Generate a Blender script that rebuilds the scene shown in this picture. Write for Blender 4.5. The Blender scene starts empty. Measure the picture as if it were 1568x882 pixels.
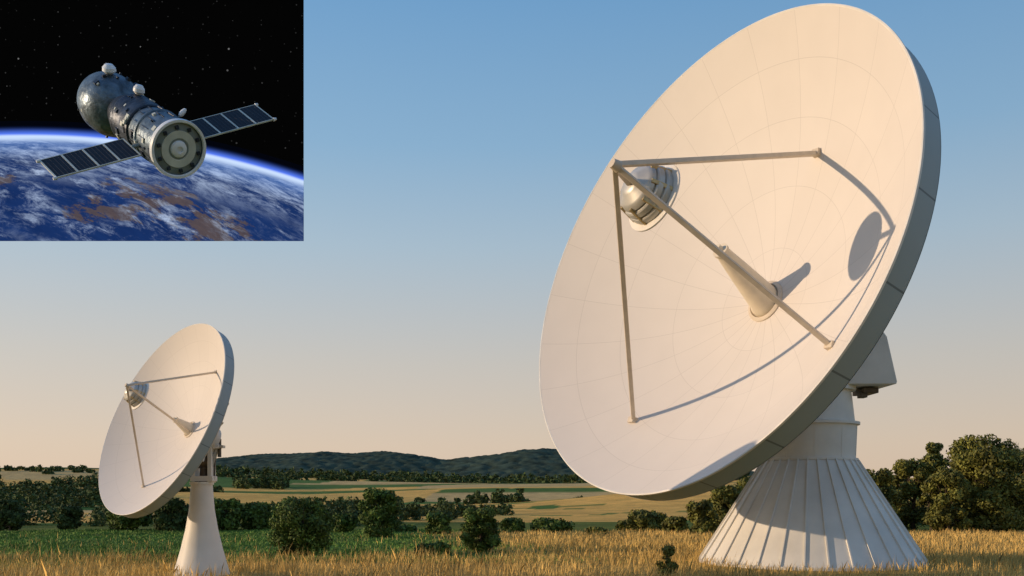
import bpy, math, sys
import numpy as np
from mathutils import Vector, Matrix
rad=math.radians
S=bpy.context.scene
F=1568*35/36; CH=2.5; HZ=758.0
def P(px,py,d): return np.array([(px-784)/F*d, d, CH+(HZ-py)/F*d])
def proj(p): return np.array([784+p[0]/p[1]*F, HZ-(p[2]-CH)/p[1]*F])
CAM=np.array([0,0,CH])
def ray(px,py):
    v=P(px,py,1.0)-CAM; return v/np.linalg.norm(v)
def nz(v): v=np.array(v,float); return v/np.linalg.norm(v)
# ---------------- value noise
def hsh(ix,iy,s=0):
    v=np.sin(ix*127.1+iy*311.7+s*74.7)*43758.5453
    return v-np.floor(v)
def vn(x,y,s=0):
    ix=np.floor(x);iy=np.floor(y);fx=x-ix;fy=y-iy
    fx=fx*fx*(3-2*fx);fy=fy*fy*(3-2*fy)
    a=hsh(ix,iy,s);b=hsh(ix+1,iy,s);c=hsh(ix,iy+1,s);d=hsh(ix+1,iy+1,s)
    return (a*(1-fx)+b*fx)*(1-fy)+(c*(1-fx)+d*fx)*fy
# ---------------- materials
def mat(name,col,rough=.6,metal=0,var=.06,scale=3,bump=0,detail=5,island=0,spec=.3,bscale=None):
    m=bpy.data.materials.new(name);m.use_nodes=True;nt=m.node_tree;N=nt.nodes;L=nt.links
    b=N['Principled BSDF'];b.inputs['Roughness'].default_value=rough;b.inputs['Metallic'].default_value=metal
    b.inputs['Specular IOR Level'].default_value=spec
    tc=N.new('ShaderNodeTexCoord')
    no=N.new('ShaderNodeTexNoise');no.inputs['Scale'].default_value=scale;no.inputs['Detail'].default_value=detail
    L.new(tc.outputs['Object'],no.inputs['Vector'])
    mr=N.new('ShaderNodeMapRange');mr.inputs[1].default_value=.3;mr.inputs[2].default_value=.7
    mr.inputs[3].default_value=1-var;mr.inputs[4].default_value=1+var
    L.new(no.outputs['Fac'],mr.inputs[0]);fac=mr.outputs[0]
    if island:
        g=N.new('ShaderNodeNewGeometry');m2=N.new('ShaderNodeMapRange');m2.inputs[3].default_value=1-island;m2.inputs[4].default_value=1+island
        L.new(g.outputs['Random Per Island'],m2.inputs[0])
        mu=N.new('ShaderNodeMath');mu.operation='MULTIPLY';L.new(fac,mu.inputs[0]);L.new(m2.outputs[0],mu.inputs[1]);fac=mu.outputs[0]
    vm=N.new('ShaderNodeVectorMath');vm.operation='SCALE';vm.inputs[0].default_value=col
    L.new(fac,vm.inputs['Scale']);L.new(vm.outputs[0],b.inputs['Base Color'])
    if bump:
        bu=N.new('ShaderNodeBump');bu.inputs['Strength'].default_value=bump;bu.inputs['Distance'].default_value=.05
        n2=N.new('ShaderNodeTexNoise');n2.inputs['Scale'].default_value=bscale or scale*4;L.new(tc.outputs['Object'],n2.inputs['Vector'])
        L.new(n2.outputs['Fac'],bu.inputs['Height']);L.new(bu.outputs[0],b.inputs['Normal'])
    return m
def mth(nt,op,a,b=None,c=None,clamp=False):
    n=nt.nodes.new('ShaderNodeMath');n.operation=op;n.use_clamp=clamp
    for i,v in enumerate((a,b,c)):
        if v is None: continue
        if isinstance(v,(int,float)): n.inputs[i].default_value=v
        else: nt.links.new(v,n.inputs[i])
    return n.outputs[0]
def seam_mat(name,col,nrad,rings,wr,wg,dark,tone=.02):
    m=bpy.data.materials.new(name);m.use_nodes=True;nt=m.node_tree;N=nt.nodes;L=nt.links
    b=N['Principled BSDF'];b.inputs['Roughness'].default_value=.55;b.inputs['Specular IOR Level'].default_value=.25
    uv=N.new('ShaderNodeUVMap');sp=N.new('ShaderNodeSeparateXYZ');L.new(uv.outputs[0],sp.inputs[0])
    u,v=sp.outputs[0],sp.outputs[1]
    k=mth(nt,'MULTIPLY',v,nrad);fr=mth(nt,'FRACT',k);d=mth(nt,'ABSOLUTE',mth(nt,'SUBTRACT',fr,.5));d=mth(nt,'SUBTRACT',.5,d)
    dist=mth(nt,'MULTIPLY',d,2*math.pi/nrad);dist=mth(nt,'MULTIPLY',dist,u)
    mask=mth(nt,'LESS_THAN',dist,wr)
    tn=mth(nt,'FLOOR',k)
    for r in rings:
        mm=mth(nt,'LESS_THAN',mth(nt,'ABSOLUTE',mth(nt,'SUBTRACT',u,r)),wg);mask=mth(nt,'MAXIMUM',mask,mm)
        tn=mth(nt,'ADD',tn,mth(nt,'MULTIPLY',mth(nt,'GREATER_THAN',u,r),37.3))
    wn=N.new('ShaderNodeTexWhiteNoise');wn.noise_dimensions='1D';L.new(tn,wn.inputs['W'])
    f=mth(nt,'MULTIPLY_ADD',wn.outputs['Value'],tone,1-tone)
    tc=N.new('ShaderNodeTexCoord');no=N.new('ShaderNodeTexNoise');no.inputs['Scale'].default_value=.8;no.inputs['Detail'].default_value=8
    L.new(tc.outputs['Object'],no.inputs['Vector'])
    f=mth(nt,'MULTIPLY',f,mth(nt,'MULTIPLY_ADD',no.outputs['Fac'],.08,.95))
    f=mth(nt,'MULTIPLY',f,mth(nt,'SUBTRACT',1,mth(nt,'MULTIPLY',mask,dark)))
    vm=N.new('ShaderNodeVectorMath');vm.operation='SCALE';vm.inputs[0].default_value=col
    L.new(f,vm.inputs['Scale']);L.new(vm.outputs[0],b.inputs['Base Color'])
    return m
# ---------------- mesh helpers
def mk(name,geo,m,parent=None,origin=(0,0,0),smooth=True,ang=30,uv=None,bevel=0):
    v,f=geo
    o_=np.array(origin,float)
    v=np.asarray(v,float)-o_
    me=bpy.data.meshes.new(name);me.from_pydata(v.tolist(),[],[list(map(int,q)) for q in f]);me.update()
    ob=bpy.data.objects.new(name,me);S.collection.objects.link(ob)
    for x in (m if isinstance(m,(list,tuple)) else [m]): me.materials.append(x)
    if smooth:
        me.polygons.foreach_set('use_smooth',[True]*len(me.polygons))
        if ang<170: me.set_sharp_from_angle(angle=rad(ang))
    if uv is not None:
        l=me.uv_layers.new(name='UVMap');l.data.foreach_set('uv',np.asarray(uv,float).ravel())
    if bevel:
        b=ob.modifiers.new('bevel','BEVEL');b.width=bevel;b.segments=2;b.limit_method='ANGLE'
    if parent: ob.parent=parent
    else: ob.location=o_
    return ob
def empty(name,loc):
    e=bpy.data.objects.new(name,None);e.location=Vector(loc);e.empty_display_size=.5;S.collection.objects.link(e);return e
def join(*gs):
    V=[];Fc=[];n=0
    for v,f in gs:
        V.append(np.asarray(v,float));Fc+= [[i+n for i in q] for q in f];n+=len(v)
    return np.vstack(V),Fc
def basis(ax):
    ax=nz(ax);h=np.array([0,0,1.]) if abs(ax[2])<.9 else np.array([0,1.,0])
    u=nz(np.cross(h,ax));w=np.cross(ax,u);return u,w,ax
def lathe(o,ax,prof,seg=48):
    u,w,a=basis(ax);o=np.array(o,float);V=[];Fc=[]
    for t,r in prof:
        for k in range(seg):
            th=2*math.pi*k/seg;V.append(o+a*t+(u*math.cos(th)+w*math.sin(th))*max(r,1e-4))
    for i in range(len(prof)-1):
        for k in range(seg):
            k2=(k+1)%seg;Fc.append([i*seg+k,i*seg+k2,(i+1)*seg+k2,(i+1)*seg+k])
    return np.array(V),Fc
def fr(p0,p1,r0,r1,seg=24):
    p0=np.array(p0,float);p1=np.array(p1,float);l=np.linalg.norm(p1-p0)
    return lathe(p0,p1-p0,[(0,0),(0,r0),(l,r1),(l,0)],seg)
def beam(p0,p1,w,h,up=None):
    p0=np.array(p0,float);p1=np.array(p1,float);a=nz(p1-p0)
    if up is None: u,v_,_=basis(a)
    else: u=nz(np.cross(np.array(up,float),a));v_=np.cross(a,u)
    V=[p+u*sx*w/2+v_*sy*h/2 for p in (p0,p1) for sx,sy in ((-1,-1),(1,-1),(1,1),(-1,1))]
    return np.array(V),[[3,2,1,0],[4,5,6,7],[0,1,5,4],[1,2,6,5],[2,3,7,6],[3,0,4,7]]
def box(c,sx,sy,sz):
    c=np.array(c,float);return beam(c-np.array([0,0,sz/2]),c+np.array([0,0,sz/2]),sx,sy,up=(0,1,0))
def prism(pts,y0,y1):
    n=len(pts);V=[(x,y0,z) for x,z in pts]+[(x,y1,z) for x,z in pts]
    Fc=[list(range(n)),list(range(2*n-1,n-1,-1))]+[[i+n,(i+1)%n+n,(i+1)%n,i] for i in range(n)]
    return np.array(V),Fc
# ---------------- dish
def fit(cx,cy,hw,hh,top,R):
    M=np.array([[hw*hw,top*hh],[top*hh,hh*hh]]);Mi=np.linalg.inv(M)
    lam=math.sqrt(np.linalg.eigvalsh(M)[-1])
    p=np.concatenate([P(cx,cy,R*F/lam),[math.atan2(-.547,-.713),.45]])
    th=np.linspace(0,2*math.pi,48,endpoint=False)
    def res(p):
        n=np.array([math.cos(p[4])*math.cos(p[3]),math.cos(p[4])*math.sin(p[3]),math.sin(p[4])])
        u,w,_=basis(n);pt=p[:3]+R*(np.outer(np.cos(th),u)+np.outer(np.sin(th),w))
        x=784+pt[:,0]/pt[:,1]*F-cx;y=(HZ-cy-(pt[:,2]-CH)/pt[:,1]*F)*-1
        q=np.stack([x,y]);return np.sqrt(np.einsum('ij,ik,kj->j',q,Mi,q))-1
    for it in range(60):
        r=res(p);J=np.zeros((48,5))
        for k in range(5):
            q=p.copy();q[k]+=1e-5;J[:,k]=(res(q)-r)/1e-5
        p=p-.6*np.linalg.solve(J.T@J+1e-9*np.eye(5),J.T@r)
    n=np.array([math.cos(p[4])*math.cos(p[3]),math.cos(p[4])*math.sin(p[3]),math.sin(p[4])])
    return p[:3],n,np.abs(res(p)).max()
class Dish:
    def __init__(s,C,n,R,depth,vpx):
        s.C,s.n,s.R,s.depth=C,n,R,depth;s.u,s.w,_=basis(n)
        V=s.plane(vpx,-depth);s.V=V;s.off=V-C+depth*n
    def plane(s,px,h):
        d=ray(*px);t=(h+np.dot(s.C-CAM,s.n))/np.dot(d,s.n);return CAM+d*t
    def surf(s,r,th,h=0):
        k=1-r*r
        return s.C+r*s.R*(math.cos(th)*s.u+math.sin(th)*s.w)+k*s.off-s.depth*k*s.n+h*s.n
    def height(s,p):
        h=np.dot(p-s.C,s.n);q=p-s.C-h*s.n;rho=min(1,np.linalg.norm(q)/s.R)
        for i in range(12): rho=.5*rho+.5*min(1,np.linalg.norm(q-(1-rho*rho)*s.off)/s.R)
        return h+s.depth*(1-rho*rho)
    def hit(s,px):
        h=-s.depth*.5;rho=.5
        for i in range(200):
            p=s.plane(px,h);q=p-s.C-h*s.n-(1-rho*rho)*s.off
            rho=.7*rho+.3*min(1,np.linalg.norm(q)/s.R);h=-s.depth*(1-rho*rho)
        return p
    def onaxis(s,px,add=0):
        best=None
        for t in np.linspace(0,s.R*1.2,400):
            e=np.linalg.norm(proj(s.V+t*s.n)-np.array(px))
            if best is None or e<best[0]: best=(e,t)
        return s.plane(px,-s.depth+best[1]+add),best[1],best[0]
def grid_surface(fn,us,seg):
    V=[];Fc=[];UV=[]
    for u in us:
        for k in range(seg): V.append(fn(u,2*math.pi*k/seg))
    for i in range(len(us)-1):
        for k in range(seg):
            k2=(k+1)%seg;Fc.append([i*seg+k,i*seg+k2,(i+1)*seg+k2,(i+1)*seg+k])
            UV+=[(us[i],k/seg),(us[i],(k+1)/seg),(us[i+1],(k+1)/seg),(us[i+1],k/seg)]
    return (np.array(V),Fc),UV
m_dish=seam_mat('dish_panel_paint',(.685,.635,.585),24,[.22,.45,.68,.86],.0011,.0009,.18)
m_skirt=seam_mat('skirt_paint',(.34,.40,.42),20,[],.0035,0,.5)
m_back=mat('dish_back_paint',(.6,.59,.56),.6,var=.08)
m_white=mat('white_paint',(.72,.69,.64),.5,var=.09,scale=1.2,detail=8)
m_tower=mat('tower_paint',(.70,.68,.64),.55,var=.10,scale=.9,detail=9)
m_cream=mat('cream_paint',(.68,.60,.47),.5,var=.06)
m_strut=mat('strut_paint',(.58,.50,.40),.5,var=.08)
m_grey=mat('grey_metal',(.50,.49,.46),.4,metal=.3,var=.1)
m_dark=mat('dark_metal',(.12,.10,.08),.5,metal=.4,var=.2)
m_brass=mat('brass_metal',(.5,.38,.2),.4,metal=.5,var=.2)
def build_antenna(C,n,R,depth,px,towerxy,tower_fn,seg,sub=1.0):
    D=Dish(C,n,R,depth,px['v']);k=R/8.5
    base=np.array([towerxy[0],towerxy[1],0])
    E=empty('radio_telescope_dish',base)
    def A(name,geo,m,**kw): return mk(name,geo,m,parent=E,origin=base,**kw)
    rs=np.concatenate([[.002],np.linspace(.03,1,40)])
    g,uv=grid_surface(lambda r,t:D.surf(r,t),rs,seg);A('reflector_surface',g,m_dish,uv=uv,ang=80)
    sk=.92*k
    ts=[(1.0,0.0),(1.004,.03*k),(1.009,.02*k),(1.009,-.06*k),(1.001,-.08*k)]
    V=[];Fc=[]
    for rr,h in ts:
        for j in range(seg):
            t=2*math.pi*j/seg;V.append(C+R*rr*(math.cos(t)*D.u+math.sin(t)*D.w)+h*n)
    for i in range(len(ts)-1):
        for j in range(seg):
            j2=(j+1)%seg;Fc.append([i*seg+j,i*seg+j2,(i+1)*seg+j2,(i+1)*seg+j])
    A('rim_lip',(np.array(V),Fc),m_white)
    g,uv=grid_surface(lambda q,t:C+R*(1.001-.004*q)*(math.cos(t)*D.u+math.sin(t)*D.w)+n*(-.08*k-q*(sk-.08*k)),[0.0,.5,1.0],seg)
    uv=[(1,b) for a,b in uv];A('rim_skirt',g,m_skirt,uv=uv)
    def bk(q,t):
        r=.997-.05*min(q*10,1)-(.947-.14)*max(0,(q-.1)/.9)
        p=C+R*r*(math.cos(t)*D.u+math.sin(t)*D.w)
        return p+(1-r*r)*D.off-n*(sk+ (depth-.35*k)*(1-r*r))
    g,uv=grid_surface(bk,list(np.linspace(0,1,21)),seg);A('back_shell',g,m_back,ang=50)
    ribs=[]
    for j in range(24):
        t=2*math.pi*j/24
        pts=[bk(q,t) for q in (.3,.45,.6,.75,.95)]
        for a,b in zip(pts[:-1],pts[1:]): ribs.append(beam(a-n*.03*k,b-n*.03*k,.08*k,.2*k,up=n))
    A('back_ribs',join(*ribs),m_back,smooth=False)
    hb=D.V-n*(sk+.1*k)
    A('hub_drum',lathe(hb,-n,[(-.6*k,1.5*k),(.3*k,1.5*k),(.35*k,1.6*k),(.6*k,1.6*k),(.6*k,1.2*k),(1.3*k,1.1*k),(1.3*k,0)],48),m_back)
    T,tt,e=D.onaxis(px['ct']);ax=nz(T-D.V);L=np.linalg.norm(T-D.V)
    A('feed_cone',lathe(D.V-ax*.1*k,ax,[(0,.57*k),(.15*k,.57*k),(.3*k,.52*k),(L*.6,.36*k),(L-.12*k,.23*k),(L-.1*k,.27*k),(L,.27*k),(L,.14*k),(L+.18*k,.10*k),(L+.18*k,0)],40),m_cream)
    A('feed_collar',lathe(D.V-n*.15*k,n,[(0,.74*k),(.22*k,.74*k),(.25*k,.68*k),(.27*k,.62*k),(.2*k,.60*k),(.1*k,.5*k)],48),m_strut)
    Q,tq,e2=D.onaxis(px['q'],.9*k)
    q=k*sub
    A('subreflector',lathe(Q,n,[(-.20*q,0),(-.16*q,.5*q),(0,1.0*q),(.04*q,1.06*q),(.10*q,1.06*q),(.12*q,1.0*q),(.12*q,.8*q)],56),m_white)
    A('subreflector_housing',lathe(Q,n,[(.12*q,.86*q),(.17*q,.88*q),(.30*q,.87*q),(.34*q,.84*q),(.35*q,.78*q),(.39*q,.78*q),(.41*q,.83*q),(.56*q,.80*q),(.60*q,.76*q),(.61*q,.69*q),(.64*q,.69*q),(.66*q,.73*q),(.78*q,.69*q),(.86*q,.60*q),(.92*q,.45*q),(1.0*q,.36*q),(1.05*q,.25*q),(1.05*q,0)],48),m_grey)
    bits=[]
    for j in range(8):
        t=2*math.pi*j/8;r_=D.u*math.cos(t)+D.w*math.sin(t)
        bits.append(beam(Q+r_*.86*q+n*.12*q,Q+r_*.70*q+n*.78*q,.08*q,.12*q))
    A('housing_brackets',join(*bits),m_brass,smooth=False,bevel=.01*k)
    h_ap=np.dot(Q-C,n)+2.35*k
    AP=D.plane(px['ap'],h_ap)
    A('apex_plate',join(fr(AP-n*.14*k,AP+n*.1*k,.17*k,.13*k,16),beam(AP,Q+n*1.0*k,.16*k,.16*k)),m_strut)
    for i,f in enumerate(px['feet']):
        ft=D.hit(f);w=.15*k
        A('strut_%d'%(i+1),beam(AP,ft,w,w,up=n),m_strut,smooth=False,bevel=.02*k)
        A('strut_foot_%d'%(i+1),beam(ft-n*.08*k,ft+n*.16*k,.3*k,.22*k),m_strut,smooth=False,bevel=.02*k)
    tower_fn(A,D,base,hb)
    return D,Q
def tower_big(A,D,base,hb):
    s=base[1]/F
    def Z(py): return CH+(HZ-py)*s
    b=base.copy()
    zc=Z(705);rb,rt=166*s,69*s
    A('pedestal_cone',lathe(b,(0,0,1),[(-.3,rb+.05),(.0,rb+.05),(.12,rb+.05),(.13,rb),(zc,rt)],96),m_tower)
    ribs=[]
    for j in range(32):
        t=2*math.pi*(j+.3)/32;d=np.array([math.cos(t),math.sin(t),0])
        ribs.append(beam(b+d*(rb+.02)+[0,0,.13],b+d*(rt+.015)+[0,0,zc],.05,.09,up=d))
    A('pedestal_seams',join(*ribs),m_tower,smooth=False)
    r2=67*s
    A('column',lathe(b,(0,0,1),[(zc-.02,rt+.04),(zc+.06,rt+.04),(zc+.07,r2),(Z(652),r2*1.03),(Z(652),r2*1.09),(Z(648),r2*1.09),(Z(647),r2*.98),(Z(600),r2*.90),(Z(600),r2*1.0),(Z(594),r2*1.0),(Z(594),.3)],72),m_tower)
    vs=[]
    for j in range(10):
        t=2*math.pi*(j+.2)/10;d=np.array([math.cos(t),math.sin(t),0]);vs.append(beam(b+d*(r2-.01)+[0,0,zc+.07],b+d*(r2*1.03-.01)+[0,0,Z(653)],.04,.04,up=d))
    A('column_seams',join(*vs),m_tower,smooth=False)
    X=lambda px:(px-784)*s
    A('elevation_housing',prism([(X(1338),Z(524)),(X(1353),Z(590)),(X(1352),Z(594)),(X(1190),Z(594)),(X(1190),Z(520)),(X(1230),Z(470)),(X(1300),Z(470))],b[1]-1.3,b[1]+1.3),m_tower,smooth=False,bevel=.03)
    A('gear_box',join(box((X(1325),b[1],Z(600)),.55,1.2,.2),box((X(1316),b[1]-.3,Z(606)),.25,.4,.22)),m_dark,smooth=False,bevel=.02)
    A('elevation_bearing',fr(hb-D.n*.9,np.array([X(1245),b[1],Z(520)]),1.15,1.1,40),m_tower)
def tower_small(A,D,base,hb):
    s=base[1]/F
    Z=lambda py:CH+(HZ-py)*s
    X=lambda px:(px-784)*s
    b=base
    A('pedestal_cone',lathe(b,(0,0,1),[(Z(890),43*s),(Z(876),41*s),(Z(840),31*s),(Z(810),24*s),(Z(780),19*s),(Z(742),16*s),(Z(742),18*s),(Z(738),18*s),(Z(738),0.01)],64),m_white)
    g=[box((X(300),b[1],Z(712)),5*s,24*s,54*s),box((X(324),b[1],Z(708)),6*s,24*s,62*s),box((X(312),b[1],Z(733)),34*s,26*s,8*s),box((X(331),b[1],Z(684)),12*s,18*s,6*s)]
    A('yoke',join(*g),m_tower,smooth=False,bevel=.01)
    A('drive_gear',join(fr((X(303),b[1],Z(705)),(X(322),b[1],Z(705)),12*s,12*s,24),fr((X(312),b[1],Z(738)),(X(313),b[1],Z(700)),7*s,5*s,16),beam((X(328),b[1],Z(735)),(X(330),b[1],Z(685)),2*s,2*s),fr((X(336),b[1],Z(700)),(X(337),b[1],Z(672)),3*s,2*s,12)),m_dark)
    A('bracket',join(box((X(337),b[1],Z(684)),12*s,14*s,4*s),beam((X(322),b[1],Z(730)),(X(336),b[1],Z(672)),3*s,8*s)),m_grey,smooth=False)
    A('elevation_bearing',fr(hb-D.n*.4,np.array([X(316),b[1],Z(690)]),12*s,12*s,30),m_tower)
Cb,nb,eb=fit(1119.5,382,291.5,373,145,8.5)
pb=dict(v=(1173,462),ct=(1100,380),q=(1004,304),ap=(941,252),feet=[(1252,235),(970,644),(1273,530)])
Db,Qb=build_antenna(Cb,nb,8.5,2.9,pb,( (1240-784)/F*(Cb[1]+2.9),Cb[1]+2.9),tower_big,192)
RS=2.85
Cs,ns,es=fit(248,642,96,145.5,60,RS)
TSY=Cs[1]+1.0
ps=dict(v=(291,658),ct=(266,641),q=(215,606),ap=(194,590),feet=[(331,570),(220,745),(292,662)])
SBX=(309-784)/F*TSY
Ds,Qs=build_antenna(Cs,ns,RS,.95,ps,(SBX,TSY),tower_small,128,1.15)
# sun direction from the shadow the subreflector throws on the dish
best=None
def cast(L):
    t=1.5
    while t<16:
        p=Qb+L*t
        if Db.height(p)<0: break
        t+=.05
    return p
for y in np.arange(.04,.30,.02):
    for z in np.arange(-.30,-.18,.02):
        L=nz([math.sqrt(1-y*y-z*z),y,z]);p=proj(cast(L));e=np.linalg.norm(p-np.array([1338,360]))+150*max(0,.14-y)
        if best is None or e<best[0]: best=(e,L,p)
Ld=best[1]
# ---------------- terrain
def H(x,y):
    x=np.asarray(x,float);y=np.asarray(y,float);r=np.hypot(x,y)
    z=np.interp(r,[0,70,110,200,400,800,1500,3000,9000],[0,0,-.3,-.2,2.5,11,24,26,5])
    z=z+4.6*np.exp(-((x-52)/42)**2-((y-235)/60)**2)
    z=z+14*np.exp(-((x+520)/260)**2-((y-1000)/260)**2)
    k=np.clip((r-80)/300,0,1)
    z=z+k*(vn(x/120,y/120,3)-.5)*5+np.clip((r-500)/600,0,1)*(vn(x/330,y/330,5)-.5)*12
    z=z+(vn(x/9,y/9,7)-.5)*.12
    z=z+.30*np.exp(-((x-SBX)/3.5)**2-((y-TSY)/3.0)**2)
    return z
az=np.concatenate([np.linspace(-180,-50,40,endpoint=False),np.linspace(-50,50,420,endpoint=False),np.linspace(50,180,40,endpoint=False)])
rr=np.geomspace(2,9000,330)
A_,R_=np.meshgrid(np.radians(az),rr);X_=R_*np.sin(A_);Y_=R_*np.cos(A_);Z_=H(X_,Y_)
nv=len(az);V=np.stack([X_.ravel(),Y_.ravel(),Z_.ravel()],1)
Fc=[]
for i in range(len(rr)-1):
    for k in range(nv):
        k2=(k+1)%nv;Fc.append((i*nv+k,(i+1)*nv+k,(i+1)*nv+k2,i*nv+k2))
V=np.vstack([V,[[0,0,0]]]);c0=len(V)-1
for k in range(nv): Fc.append((k,(k+1)%nv,c0))
def xbound(x,y): return 1.5+(vn(x/22,y/22,13)-.5)*5+(y-45)*-.12
def ground_col(x,y):
    r=np.hypot(x,y);n1=vn(x/7,y/7,11);n2=vn(x/60+3,y/60,12);n3=vn(x/22,y/22,13)
    gold=np.array([.44,.29,.09]);green=np.array([.085,.16,.026]);tan=np.array([.58,.38,.15]);dk=np.array([.07,.09,.02]);gd=np.array([.74,.41,.10])
    c=np.zeros(x.shape+(3,))
    def put(mask,col): c[mask]=col
    put(np.ones_like(x,bool),gold)
    near=(r>37+n1*3)&(r<72)
    w=1/(1+np.exp((x-xbound(x,y))/1.6))
    c[near]=(gold*(1-w[...,None])+green*w[...,None])[near]
    far=r>=66+n1*6
    put(far,dk+np.array([.05,.05,.0]))
    cell=hsh(np.floor((x+vn(x/80,y/80,21)*60)/140),np.floor((np.log(np.maximum(r,1))+n2*.06)*9),4)
    pf=far&(r>105)
    put(pf&(cell<.24),green*.9);put(pf&(cell>=.24)&(cell<.68),gd);put(pf&(cell>=.68)&(cell<.9),tan);put(pf&(cell>=.9),dk)
    hill=(x>-28+n1*6)&(r>100+n3*14)&(r<300)&(y>0);put(hill,gd*(1))
    st=hill&(np.abs(vn(x/30,y/18,31)-.5)<.03);put(st,green)
    c*= (.85+.3*n1)[...,None]
    return c
col=ground_col(V[:,0],V[:,1])
me=bpy.data.meshes.new('ground');me.from_pydata(V.tolist(),[],Fc);me.update()
ca=me.color_attributes.new('field','FLOAT_COLOR','POINT');ca.data.foreach_set('color',np.hstack([col,np.ones((len(V),1))]).ravel())
me.polygons.foreach_set('use_smooth',[True]*len(me.polygons))
gob=bpy.data.objects.new('ground',me);S.collection.objects.link(gob)
m=bpy.data.materials.new('field_soil_and_crop');m.use_nodes=True;nt=m.node_tree;N=nt.nodes;L=nt.links
b=N['Principled BSDF'];b.inputs['Roughness'].default_value=.95;b.inputs['Specular IOR Level'].default_value=.1
at=N.new('ShaderNodeAttribute');at.attribute_name='field';tc=N.new('ShaderNodeTexCoord')
f=1
for sc in (.25,2.5,14):
    no=N.new('ShaderNodeTexNoise');no.inputs['Scale'].default_value=sc;no.inputs['Detail'].default_value=5;L.new(tc.outputs['Object'],no.inputs['Vector'])
    q=mth(nt,'MULTIPLY_ADD',no.outputs['Fac'],.9,.55);f=mth(nt,'MULTIPLY',q,f)
vm=N.new('ShaderNodeVectorMath');vm.operation='SCALE';L.new(at.outputs['Color'],vm.inputs[0]);L.new(f,vm.inputs['Scale']);L.new(vm.outputs[0],b.inputs['Base Color'])
bu=N.new('ShaderNodeBump');bu.inputs['Strength'].default_value=.6;bu.inputs['Distance'].default_value=.1;L.new(no.outputs['Fac'],bu.inputs['Height']);L.new(bu.outputs[0],b.inputs['Normal'])
me.materials.append(m)
# ---------------- forested hills
rx=[-900,150,260,330,400,450,500,560,620,690,740,800,860,920,1000,1150,1300,1600,2300]
ry=[748,742,728,708,699,695,691,698,707,716,709,698,697,705,720,735,742,748,760]
xs=np.arange(-1500,1300,4.0);ys=np.concatenate([np.arange(1250,1720,5.0),np.arange(1720,2300,30.)])
XX,YY=np.meshgrid(xs,ys)
crest=CH+(HZ-np.interp(784+XX/1650*F,rx,ry))/F*1650+ (vn(XX/90,XX*0,41)-.5)*9
g_=H(XX,YY);pr=np.where(YY<1650,np.clip((YY-1250)/400,0,1),np.clip((2300-YY)/650,0,1));pr=pr*pr*(3-2*pr)
pr=np.clip(pr*(.8+.5*vn(XX/140,YY/140,43)),0,1.02)
ZZ=g_-8+(crest-g_+8)*pr
for k,(sc,am) in enumerate(((16,5.),(9,3.))):
    xi=XX/sc;yi=YY/sc;bst=np.full(XX.shape,9.)
    for dx in (-1,0,1):
        for dy in (-1,0,1):
            cx=np.floor(xi)+dx;cy=np.floor(yi)+dy
            d=np.hypot(cx+hsh(cx,cy,51+k)-xi,cy+hsh(cx,cy,61+k)-yi);bst=np.minimum(bst,d)
    ZZ+=am*(1-np.minimum(bst,1.)**2)
nx=len(xs);V=np.stack([XX.ravel(),YY.ravel(),ZZ.ravel()],1)
ii,jj=np.meshgrid(np.arange(len(ys)-1),np.arange(nx-1),indexing='ij');a=(ii*nx+jj).ravel()
Fc=np.stack([a,a+1,a+1+nx,a+nx],1).tolist()
mk('forested_hills',(V,Fc),mat('hill_forest',(.048,.068,.048),.95,var=.5,scale=.05,spec=.05),smooth=True,ang=180)
# ---------------- foliage
def leafcloud(rng,cent,rad_,n,size,flat=1.0):
    wgt=rad_**2;idx=rng.choice(len(cent),n,p=wgt/wgt.sum())
    d=rng.normal(size=(n,3));d/=np.linalg.norm(d,axis=1)[:,None]
    rr_=rad_[idx]*(.35+.8*rng.random(n)**.8)
    p=cent[idx]+d*rr_[:,None]*np.array([1,1,.85])
    nn=d*.9+rng.normal(size=(n,3))*.6;nn/=np.linalg.norm(nn,axis=1)[:,None]
    t=rng.normal(size=(n,3));t-=nn*np.sum(t*nn,1)[:,None];t/=np.linalg.norm(t,axis=1)[:,None];w=np.cross(nn,t)
    s=(size*(.6+.9*rng.random(n)))[:,None]
    V=np.stack([p-t*s,p-w*s*.55,p+t*s,p+w*s*.55],1).reshape(-1,3)
    return V,np.arange(4*n).reshape(-1,4)
def fastmesh(name,V,Fc,mats,matidx=None):
    me=bpy.data.meshes.new(name);me.vertices.add(len(V));me.vertices.foreach_set('co',V.astype('f').ravel())
    tot=sum(f.size for f in Fc);me.loops.add(tot);np_=sum(len(f) for f in Fc);me.polygons.add(np_)
    me.loops.foreach_set('vertex_index',np.concatenate([f.ravel() for f in Fc]).astype('i'))
    st=[];s=0
    for f in Fc:
        st.append(s+np.arange(len(f))*f.shape[1]);s+=f.size
    me.polygons.foreach_set('loop_start',np.concatenate(st).astype('i'))
    for x in mats: me.materials.append(x)
    if matidx is not None: me.polygons.foreach_set('material_index',matidx.astype('i'))
    me.update(calc_edges=True);me.validate();return me
m_bark=mat('bark',(.09,.065,.045),.9,var=.3,scale=6)
m_leafA=mat('leaf_green',(.080,.122,.020),.7,var=.45,scale=1.3,island=.45,detail=2)
m_leafB=mat('leaf_olive',(.135,.135,.025),.7,var=.5,scale=.7,island=.45,detail=2)
m_leafC=mat('leaf_dark',(.055,.082,.022),.8,var=.4,scale=.15,island=.4,detail=2)
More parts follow.
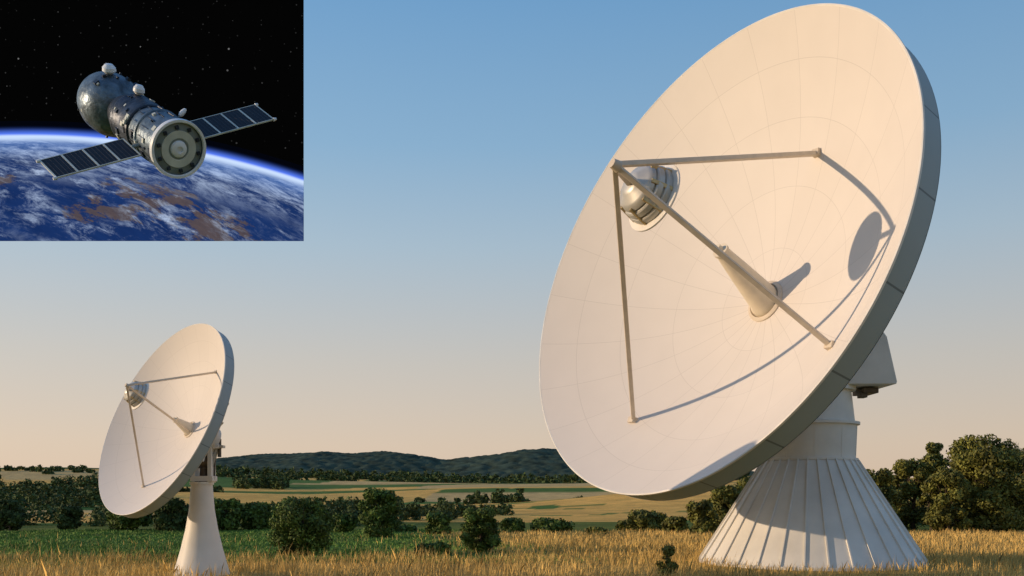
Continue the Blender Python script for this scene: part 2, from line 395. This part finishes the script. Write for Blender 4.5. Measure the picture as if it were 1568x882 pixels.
def lobes(rng,h,w,lo,k):
    f=lo+(1-lo)*(rng.random(k)*.86+.06)
    c=(lo+.42*(1-lo));env=np.where(f>c,np.sqrt(np.clip(1-((f-c)/(1.02-c))**2,0,1)),.65+.35*np.clip((f-lo)/(c-lo),0,1))*w/2
    th=rng.random(k)*6.283;q=np.sqrt(rng.random(k))*.8
    rl=w*(.10+.09*rng.random(k))*(1 if k<25 else .85);q=np.minimum(q*env,np.maximum(env-rl*.8,0))
    z=np.minimum(f*h,h-rl*.8)
    return np.stack([np.cos(th)*q,np.sin(th)*q,z],1),rl
def tree(x,y,h,w,seed,n,leaf,m,lo=.2,name='tree',k=20):
    rng=np.random.default_rng(seed);c,rl=lobes(rng,h,w,lo,k)
    V1,F1=leafcloud(rng,c,rl,n,leaf)
    gs=[];tr=.028*h
    pts=[np.array([0,0,-.2]),np.array([rng.normal()*.02*h,rng.normal()*.02*h,.3*h]),np.array([rng.normal()*.03*h,rng.normal()*.03*h,.62*h]),np.array([0,0,.9*h])]
    rs_=[tr*1.3,tr*.9,tr*.5,tr*.12]
    for i in range(3): gs.append(fr(pts[i],pts[i+1],rs_[i],rs_[i+1],8))
    for j in range(k):
        s0=pts[1]+(pts[2]-pts[1])*rng.random()
        if c[j][2]<s0[2]: s0=pts[0]+(pts[1]-pts[0])*(.5+.5*rng.random())
        gs.append(fr(s0,c[j],tr*.35,tr*.08,5))
    V2,F2=join(*gs);F2=np.array(F2)+len(V1)
    me=fastmesh(name,np.vstack([V1,V2]),[F1,F2],[m,m_bark],np.concatenate([np.zeros(len(F1)),np.ones(len(F2))]))
    o=bpy.data.objects.new(name,me);o.location=(x,y,float(H(x,y)));S.collection.objects.link(o);return o
T=[ # px, top, width px, d, leafcount, mat, lo
(465,763,112,41,17000,0,.0),(580,748,76,58,11000,0,.02),(735,778,84,43,13000,0,.0),(662,832,62,41,5500,0,0),
(105,772,54,72,4500,2,.0),(200,770,74,70,6500,0,.0),(265,764,66,68,6500,2,.0),(14,764,54,72,4500,2,.0),(345,764,66,70,5500,0,.0),(395,770,80,72,6500,0,.0),
(525,786,54,66,3800,0,.0),(672,786,50,64,3800,0,.0),(842,794,72,66,4800,0,.0),(914,808,40,62,2200,1,0),(785,794,42,66,2600,0,.0),(990,782,70,68,5500,1,.0),(1036,792,44,64,3000,1,.0),
(1075,766,60,60,6000,1,.0),(1112,742,72,64,8500,1,.0),(1150,732,66,66,7000,1,.0),(620,804,54,68,3200,0,0),(960,798,44,70,2600,1,0),
(1345,712,80,66,11000,1,.0),(1398,698,88,68,13000,1,.0),(1430,672,62,72,8500,1,.0),(1512,664,140,66,28000,1,.0),(1578,682,104,70,14000,1,.0),(1452,718,88,64,12000,1,.0),(1480,698,84,74,9000,2,.0),(1370,728,84,76,8000,2,.0)]
ML=[m_leafA,m_leafB,m_leafC]
for i,(px,tp,w,d,n,mi,lo) in enumerate(T):
    x=(px-784)/F*d;z=float(H(x,d));h=CH+(HZ-tp)/F*d-z
    w_=w/F*d
    lf=.0016*d if px>1300 else (.0014*d if n>9000 else max(.05,.0017*d))
    tree(x,d,h,w_,100+i,n,lf,ML[mi],lo,k=60 if w>120 else 38,name='tree')
xs_=(1022-784)/F*30.5
tree(xs_,30.5,1.0,.75,77,1600,.04,m_leafB,.0,name='shrub',k=24)
# distant trees mass
rng=np.random.default_rng(5);VV=[];FF=[];nn_=0
def dist_tree(x,y,h,w,n,leaf):
    global nn_
    c,rl=lobes(rng,h,w,.0,14);c=c+np.array([x,y,float(H(x,y))-.1*h])
    v,f=leafcloud(rng,c,rl*1.15,n,leaf);VV.append(v);FF.append(f+nn_);nn_+=len(v)
def row(px0,px1,d0,d1,n,hpx,wpx,leaves=220):
    for i in range(n):
        t=rng.random();d=d0+(d1-d0)*rng.random();px=px0+(px1-px0)*t;h=hpx*(.55+.7*rng.random())/F*d
        dist_tree((px-784)/F*d,d,h,wpx*(.7+.6*rng.random())/F*d,leaves,.0016*d)
row(-60,620,82,100,90,32,38);row(370,700,105,125,50,28,34)
row(500,780,130,150,36,20,26);row(-60,150,200,330,90,32,32);row(360,440,560,640,40,20,18,120)
row(700,800,250,270,18,20,22,160);row(440,620,220,250,30,16,22,120);row(150,340,420,450,40,14,16,100)
row(-60,340,800,900,50,8,14,70);row(330,900,850,950,100,11,16,70);row(620,1150,310,320,14,8,16,90)
row(1120,1180,80,100,10,40,30);row(1310,1640,80,100,46,48,38,260);row(1640,2000,75,110,40,60,40,200);row(-500,-60,75,110,40,34,36,160)
row(330,1150,1150,1270,330,14,14,60);row(500,560,90,100,6,34,26);row(690,1000,900,960,70,10,16,60)
me=fastmesh('distant_trees',np.vstack(VV),[np.vstack(FF)],[m_leafC]);o=bpy.data.objects.new('distant_trees',me);S.collection.objects.link(o)
# ---------------- grass
def grass(name,n,x0,x1,y0,y1,keep,hmin,hmax,w,m,seed):
    rng=np.random.default_rng(seed);y=y0+(y1-y0)*rng.random(n)**1.3;x=(x0+(x1-x0)*rng.random(n))
    k=keep(x,y,rng)&(np.abs(x)<.60*y+5);x=x[k];y=y[k];n=len(x);z=H(x,y)
    cl=.6+.8*vn(x/1.7,y/1.7,71);h=(hmin+(hmax-hmin)*rng.random(n)**1.5)*cl
    th=rng.random(n)*6.283;ww=w*(.6+.8*rng.random(n))*(y/32)
    ln=rng.normal(size=(n,2))*.22*h[:,None]+np.array([.08,0])*h[:,None]
    b=np.stack([x,y,z-.03],1);s=np.stack([np.cos(th)*ww,np.sin(th)*ww,0*ww],1)
    mid=b+np.stack([ln[:,0]*.4,ln[:,1]*.4,h*.6],1);tip=b+np.stack([ln[:,0],ln[:,1],h],1)
    V=np.stack([b-s,b+s,mid+s*.8,tip,mid-s*.8],1).reshape(-1,3);Fq=np.arange(5*n).reshape(-1,5)
    me=fastmesh(name,V,[Fq],[m]);o=bpy.data.objects.new(name,me);S.collection.objects.link(o)
m_gold=mat('dry_grass',(.64,.43,.14),.85,var=.3,scale=.25,island=.28,detail=2)
m_ggreen=mat('green_grass',(.12,.21,.038),.8,var=.25,scale=.2,island=.35,detail=2)
bx,by=( (1240-784)/F*(Cb[1]+2.9),Cb[1]+2.9)
def keepg(x,y,r):
    e=((x-bx)**2+(y-by)**2>3.75**2)&((x-SBX)**2+(y-TSY)**2>.8**2)
    lim=37+vn(x/4,y/4,72)*3+r.normal(size=len(x))*.8
    g=(y<lim)|((x>xbound(x,y)+r.normal(size=len(x))*2.2)&(y<66))|((x<0)&(y<60)&(r.random(len(x))<.02))
    return e&g
grass('dry_grass',215000,-42,42,16,66,keepg,.12,.42,.009,m_gold,1)
grass('tall_grass_stalks',6000,-30,32,24,40,keepg,.35,.68,.006,m_gold,3)
grass('green_field_grass',90000,-46,10,36,72,lambda x,y,r:(x<xbound(x,y)+r.normal(size=len(x))*2.2),.06,.16,.02,m_ggreen,2)
# ---------------- space picture (flat panel), earth and spacecraft
DB=90.0;s=DB/F
def emat(name):
    m=bpy.data.materials.new(name);m.use_nodes=True;m.node_tree.nodes.clear();nt=m.node_tree
    out=nt.nodes.new('ShaderNodeOutputMaterial');e=nt.nodes.new('ShaderNodeEmission');nt.links.new(e.outputs[0],out.inputs[0]);return m,nt,e
m_sp,nt,e=emat('space_picture_print')
tc=nt.nodes.new('ShaderNodeTexCoord');k=.0012
for sc_,th_,pw,st_ in ((1.0,.085,4,.16),(1.9,.13,3,.035)):
    vo=nt.nodes.new('ShaderNodeTexVoronoi');vo.inputs['Scale'].default_value=sc_;nt.links.new(tc.outputs['Object'],vo.inputs['Vector'])
    sp=nt.nodes.new('ShaderNodeSeparateColor');nt.links.new(vo.outputs['Color'],sp.inputs[0])
    q=mth(nt,'POWER',sp.outputs[0],pw);q=mth(nt,'MULTIPLY',q,mth(nt,'LESS_THAN',vo.outputs['Distance'],th_));k=mth(nt,'MULTIPLY_ADD',q,st_,k)
nt.links.new(k,e.inputs['Strength'])
bp=empty('space_picture',P(232,185,DB))
a0,a1,a2,a3=P(-3,369,DB),P(465,369,DB),P(465,-3,DB),P(-3,-3,DB)
back=np.array([0,.04,0])
V=np.array([a0,a1,a2,a3,a0+back,a1+back,a2+back,a3+back])
o_=P(232,185,DB)
mk('star_field',(V,[[0,1,2,3]]),m_sp,parent=bp,origin=o_,smooth=False)
mk('panel_backing',(V,[[7,6,5,4],[0,4,5,1],[1,5,6,2],[2,6,7,3],[3,7,4,0]]),m_dark,parent=bp,origin=o_,smooth=False)
xs=np.linspace(-3,465,120);vs=np.concatenate([np.linspace(-22,30,40),np.linspace(34,175,40)])
V=[];UV=[];Fc=[];ext=[]
for v in vs:
    for x in xs:
        lim=207+1328-math.sqrt(1328**2-(x-40)**2);y=min(lim+v,369)
        V.append(P(x,y,DB-.02));ext.append((x/100,(y-lim)/100))
n_=len(xs)
for i in range(len(vs)-1):
    for j in range(n_-1):
        q=[i*n_+j,(i+1)*n_+j,(i+1)*n_+j+1,i*n_+j+1]
        ys_=[V[t][2] for t in q]
        if abs(ys_[0]-ys_[1])<1e-5 and abs(ys_[2]-ys_[3])<1e-5: continue
        Fc.append(q);UV+=[ext[t] for t in q]
m_e,nt,e=emat('earth_surface');N=nt.nodes;L=nt.links
uv=N.new('ShaderNodeUVMap');sp=N.new('ShaderNodeSeparateXYZ');L.new(uv.outputs[0],sp.inputs[0]);u,v=sp.outputs[0],sp.outputs[1]
vv=mth(nt,'SQRT',mth(nt,'MAXIMUM',v,0))
cb=N.new('ShaderNodeCombineXYZ');L.new(mth(nt,'MULTIPLY',u,.9),cb.inputs[0]);L.new(mth(nt,'MULTIPLY_ADD',vv,4.6,mth(nt,'MULTIPLY',u,-.55)),cb.inputs[1])
def nse(sc,det,dist,off=0,ro=.62):
    n=N.new('ShaderNodeTexNoise');n.inputs['Scale'].default_value=sc;n.inputs['Detail'].default_value=det;n.inputs['Distortion'].default_value=dist;n.inputs['Roughness'].default_value=ro
    mp=N.new('ShaderNodeMapping');mp.inputs['Location'].default_value=(off,off*.7,0);L.new(cb.outputs[0],mp.inputs[0]);L.new(mp.outputs[0],n.inputs['Vector']);return n.outputs['Fac']
def mr(x,a,b,c=0,d=1):
    m=N.new('ShaderNodeMapRange');m.interpolation_type='SMOOTHSTEP'
    for i,t in enumerate((a,b,c,d)): m.inputs[i+1].default_value=t
    L.new(x,m.inputs[0]);return m.outputs[0]
def mix(f,a,b):
    m=N.new('ShaderNodeMix');m.data_type='RGBA'
    for s_,t in ((m.inputs[0],f),(m.inputs[6],a),(m.inputs[7],b)):
        if isinstance(t,tuple): s_.default_value=t+(1,)
        elif isinstance(t,float): s_.default_value=t
        else: L.new(t,s_)
    return m.outputs[2]
def blobf(cu,cv_,su,sv):
    du=mth(nt,'SUBTRACT',u,cu);dv=mth(nt,'SUBTRACT',v,cv_)
    return mth(nt,'ADD',mth(nt,'MULTIPLY',mth(nt,'MULTIPLY',du,du),1/su**2),mth(nt,'MULTIPLY',mth(nt,'MULTIPLY',dv,dv),1/sv**2))
bl=mth(nt,'MINIMUM',blobf(2.3,.80,.8,.22),blobf(3.2,1.05,.9,.26));bl=mth(nt,'MINIMUM',bl,blobf(1.6,1.1,.5,.20));bl=mth(nt,'MINIMUM',bl,blobf(.1,.70,.35,.10))
bl=mth(nt,'MINIMUM',bl,3.0)
land=mr(mth(nt,'SUBTRACT',nse(1.9,12,.2,3.1,.68),mth(nt,'MULTIPLY',bl,.085)),.43,.49)
c=mix(nse(1.5,4,.5,8),(.004,.014,.07),(.014,.048,.19))
c=mix(land,c,mix(nse(5,10,0,2,.8),(.022,.028,.055),(.15,.105,.095)))
cl=mth(nt,'MULTIPLY',mr(nse(2.4,14,.4,5.5,.76),.46,.72),mr(nse(.8,3,.3,11),.40,.58,.18,1))
near=mr(v,.25,.85,1,0)
cl2=mth(nt,'MULTIPLY',mr(nse(1.4,14,.4,9.5,.78),.42,.64),near)
cl=mth(nt,'MAXIMUM',cl,mth(nt,'MULTIPLY',cl2,.9))
c=mix(cl,c,(.46,.57,.78))
c=mix(mr(v,.0,.45,.5,0),c,(.14,.30,.75))
c=mix(mr(v,.02,.13,1,0),c,(.60,.75,1.0))
at=mr(v,-.17,-.0,0,1);at=mth(nt,'POWER',at,2.0)
c2=mix(at,(.001,.0015,.004),(.10,.22,1.0))
c=mix(mr(v,-.03,.02),c2,c)
L.new(c,e.inputs['Color']);e.inputs['Strength'].default_value=1
o_=P(232,320,DB-.02)
mk('earth',(np.array(V),Fc),m_e,origin=o_,uv=UV,smooth=False)
# spacecraft
DO=68.0;so=DO/F
O=P(273,228,DO);away=nz(O-CAM);rt=nz(np.cross(away,[0,0,1]));up=np.cross(rt,away)
def cv(a,b,c): return rt*a+up*b-away*c
a=nz(cv(.45,-.25,.85));bb=cv(.90,.33,-.354);bb=nz(bb-a*np.dot(a,bb));tt=np.cross(a,bb);tt=tt if tt[2]>0 else -tt
E=empty('satellite',O)
m_sc=mat('spacecraft_blanket',(.11,.155,.205),.38,metal=.45,var=.6,scale=1.2,bump=.9,bscale=3)
m_sc2=mat('spacecraft_dark',(.030,.045,.075),.42,metal=.4,var=.5,scale=1.2,bump=.8,bscale=3)
m_face=mat('spacecraft_face',(.50,.55,.53),.5,var=.15,scale=1)
m_face2=mat('spacecraft_ring',(.17,.22,.24),.5,var=.2,scale=1)
m_wh=mat('spacecraft_white',(.70,.76,.84),.4,var=.05)
m_cell=mat('solar_cell',(.008,.009,.014),.45,var=.3,scale=2,spec=.25)
m_line=mat('cell_line',(.04,.045,.06),.5,var=.2)
def SC(al,b=0,t=0): return O+so*(a*al*.95+bb*b+tt*t)
def B(name,geo,m,**kw): return mk(name,geo,m,parent=E,origin=O,**kw)
def LA(prof): return lathe(O,-a,[(x*so*.95,r*so) for x,r in prof],56)
B('service_module',LA([(2,38),(-2,40),(-2,44),(6,44),(6,41),(60,40),(62,42),(66,42),(68,39),(95,37)]),m_sc)
B('rim_ring',LA([(-2,39.5),(-4,41),(-4,44.5),(0,45),(4,44.5)]),m_wh)
B('end_face',LA([(1,40),(0,34),(-1,30),(-1,0)]),m_face2)
B('face_ring',LA([(-1,28),(-2.5,28),(-2.5,17),(-1,16)]),m_face)
B('face_ring_inner',LA([(-1,13),(-4,12),(-6,8),(-6,5),(-3,5),(-3,0)]),m_wh)
B('descent_module',LA([(95,38),(97,40),(120,41),(150,40),(152,41),(155,41),(157,38),(180,33),(195,28)]),m_sc2)
B('orbital_module',LA([(195,26),(201,32),(209,40),(221,47),(235,50),(257,50),(273,46),(287,38),(298,24),(300,20)]),m_sc)
B('docking_port',LA([(300,19),(316,18),(316,22),(324,22),(324,12),(334,8),(334,0)]),m_sc2)
rg=np.random.default_rng(8);bits=[];bits2=[]
for i in range(70):
    al=-rg.choice([rg.uniform(8,92),rg.uniform(100,150),rg.uniform(222,265)]);th=rg.random()*6.283
    r_=40 if al>-95 else (40 if al>-152 else 49);d=bb*math.cos(th)+tt*math.sin(th)
    p=SC(al)+d*so*(r_-1);w_=rg.uniform(2,9)*so
    (bits if i%3 else bits2).append(beam(p,p+d*so*rg.uniform(2,5),w_,w_*rg.uniform(.5,1.3),up=a))
B('hull_fittings',join(*bits),m_sc2,smooth=False)
B('hull_sensors',join(*bits2),m_face,smooth=False)
bits=[]
for i in range(10):
    th=i*.628+.2;d=bb*math.cos(th)+tt*math.sin(th);p=SC(1)+d*so*33;bits.append(beam(p,p+a*so*3,5*so,5*so,up=tt))
for al in (-30,-62): 
    for i in range(16):
        th=i*.393;d=bb*math.cos(th)+tt*math.sin(th);p=SC(al)+d*so*41;bits.append(beam(p,p-a*so*22,1.2*so,1.5*so,up=d))
B('face_fittings',join(*bits),m_sc2,smooth=False)
def ant(al,d,base_r,l,r):
    d=nz(d);p=SC(al)+d*so*base_r;q=p+d*so*l
    B('antenna_mast',fr(p,q,1.8*so,1.4*so,10),m_face2);
    B('antenna_dome',lathe(q,d,[(-2*so,0),(-1*so,r*.6*so),(3*so,r*so),(8*so,r*.95*so),(13*so,r*.55*so),(14*so,0)],24),m_wh)
ant(-240,tt*1+bb*.15,48,4,11);ant(-150,tt*1+bb*.35,40,3,9);ant(-60,tt*.6+bb*.9,38,8,4)
ch=nz(a*59.4-tt*7.8);nn=nz(np.cross(ch,bb))
AL=-52
def PW(side,b0,b1):
    c0=SC(AL,side*b0);c1=SC(AL,side*b1);W=56*so
    B('solar_panel_cells',beam(c0,c1,W,1.5*so,up=nn),m_cell,smooth=False)
    gs=[]
    for f_ in np.linspace(0,1,5):
        q=c0+(c1-c0)*f_;
        gs.append(beam(q-ch*W*.505,q+ch*W*.505,(2.2 if f_ in (0,1) else 3.0)*so,2.2*so,up=nn))
    for g_2 in (-.5,.5): gs.append(beam(c0+ch*W*g_2,c1+ch*W*g_2,1.4*so,2.3*so,up=nn))
    B('solar_panel_frame',join(*gs),m_face,smooth=False)
    gs=[]
    for f_ in np.linspace(0,1,21):
        q=c0+(c1-c0)*f_;gs.append(beam(q-ch*W*.49,q+ch*W*.49,.8*so,1.9*so,up=nn))
    B('solar_cell_lines',join(*gs),m_line,smooth=False)
    for g_2 in (-.5,.5):
        q=c1+ch*W*g_2;B('panel_tip_sensor',fr(q,q+bb*side*so*5,3*so,2*so,12),m_wh)
    B('panel_boom',fr(SC(AL,side*30),c0,4*so,3*so,12),m_face2)
PW(-1,52,182);PW(1,52,180)
# ---------------- light
el=math.asin(-Ld[2]);azm=math.atan2(-Ld[0],-Ld[1])
sun=bpy.data.lights.new('sun','SUN');sun.energy=3.6;sun.angle=rad(.6);sun.color=(1,.73,.47)
so_=bpy.data.objects.new('sun',sun);S.collection.objects.link(so_);so_.rotation_euler=Vector(Ld).to_track_quat('-Z','Y').to_euler();so_.location=(-30,-10,40)
w=bpy.data.worlds.new('World');S.world=w;w.use_nodes=True;nt=w.node_tree;N=nt.nodes;L=nt.links
bg=N['Background'];bg.inputs['Strength'].default_value=1
sk=N.new('ShaderNodeTexSky');sk.sky_type='NISHITA';sk.sun_disc=False;sk.sun_elevation=el;sk.sun_rotation=azm;sk.air_density=1;sk.dust_density=1.5;sk.ozone_density=1.5
sc=N.new('ShaderNodeVectorMath');sc.operation='SCALE';sc.inputs['Scale'].default_value=.12;L.new(sk.outputs[0],sc.inputs[0])
tc=N.new('ShaderNodeTexCoord');sp=N.new('ShaderNodeSeparateXYZ');L.new(tc.outputs['Generated'],sp.inputs[0])
cr=N.new('ShaderNodeValToRGB');L.new(sp.outputs[2],cr.inputs[0]);R=cr.color_ramp
st=[(0,(.76,.575,.43)),(.05,(.73,.585,.46)),(.13,(.61,.57,.52)),(.24,(.42,.54,.64)),(.33,(.27,.46,.66)),(.45,(.17,.37,.63)),(1,(.07,.18,.42))]
while len(R.elements)<len(st): R.elements.new(.5)
for e_,(p_,c_) in zip(R.elements,st): e_.position=p_;e_.color=c_+(1,)
mx=N.new('ShaderNodeMix');mx.data_type='RGBA';mx.inputs[0].default_value=.88;L.new(sc.outputs[0],mx.inputs[6]);L.new(cr.outputs[0],mx.inputs[7])
xm=N.new('ShaderNodeMapRange');xm.inputs[1].default_value=-.5;xm.inputs[2].default_value=.5;xm.inputs[3].default_value=1.06;xm.inputs[4].default_value=.92;L.new(sp.outputs[0],xm.inputs[0])
v2=N.new('ShaderNodeVectorMath');v2.operation='SCALE';L.new(mx.outputs[2],v2.inputs[0]);L.new(xm.outputs[0],v2.inputs['Scale'])
L.new(v2.outputs[0],bg.inputs['Color'])
S.view_settings.view_transform='Standard';S.view_settings.look='None';S.view_settings.exposure=0
cam=bpy.data.cameras.new('camera');cam.lens=35;cam.sensor_width=36;cam.shift_y=(HZ-441)/1568;cam.clip_end=20000
co=bpy.data.objects.new('camera',cam);co.location=(0,0,CH);co.rotation_euler=(rad(90),0,0);S.collection.objects.link(co);S.camera=co
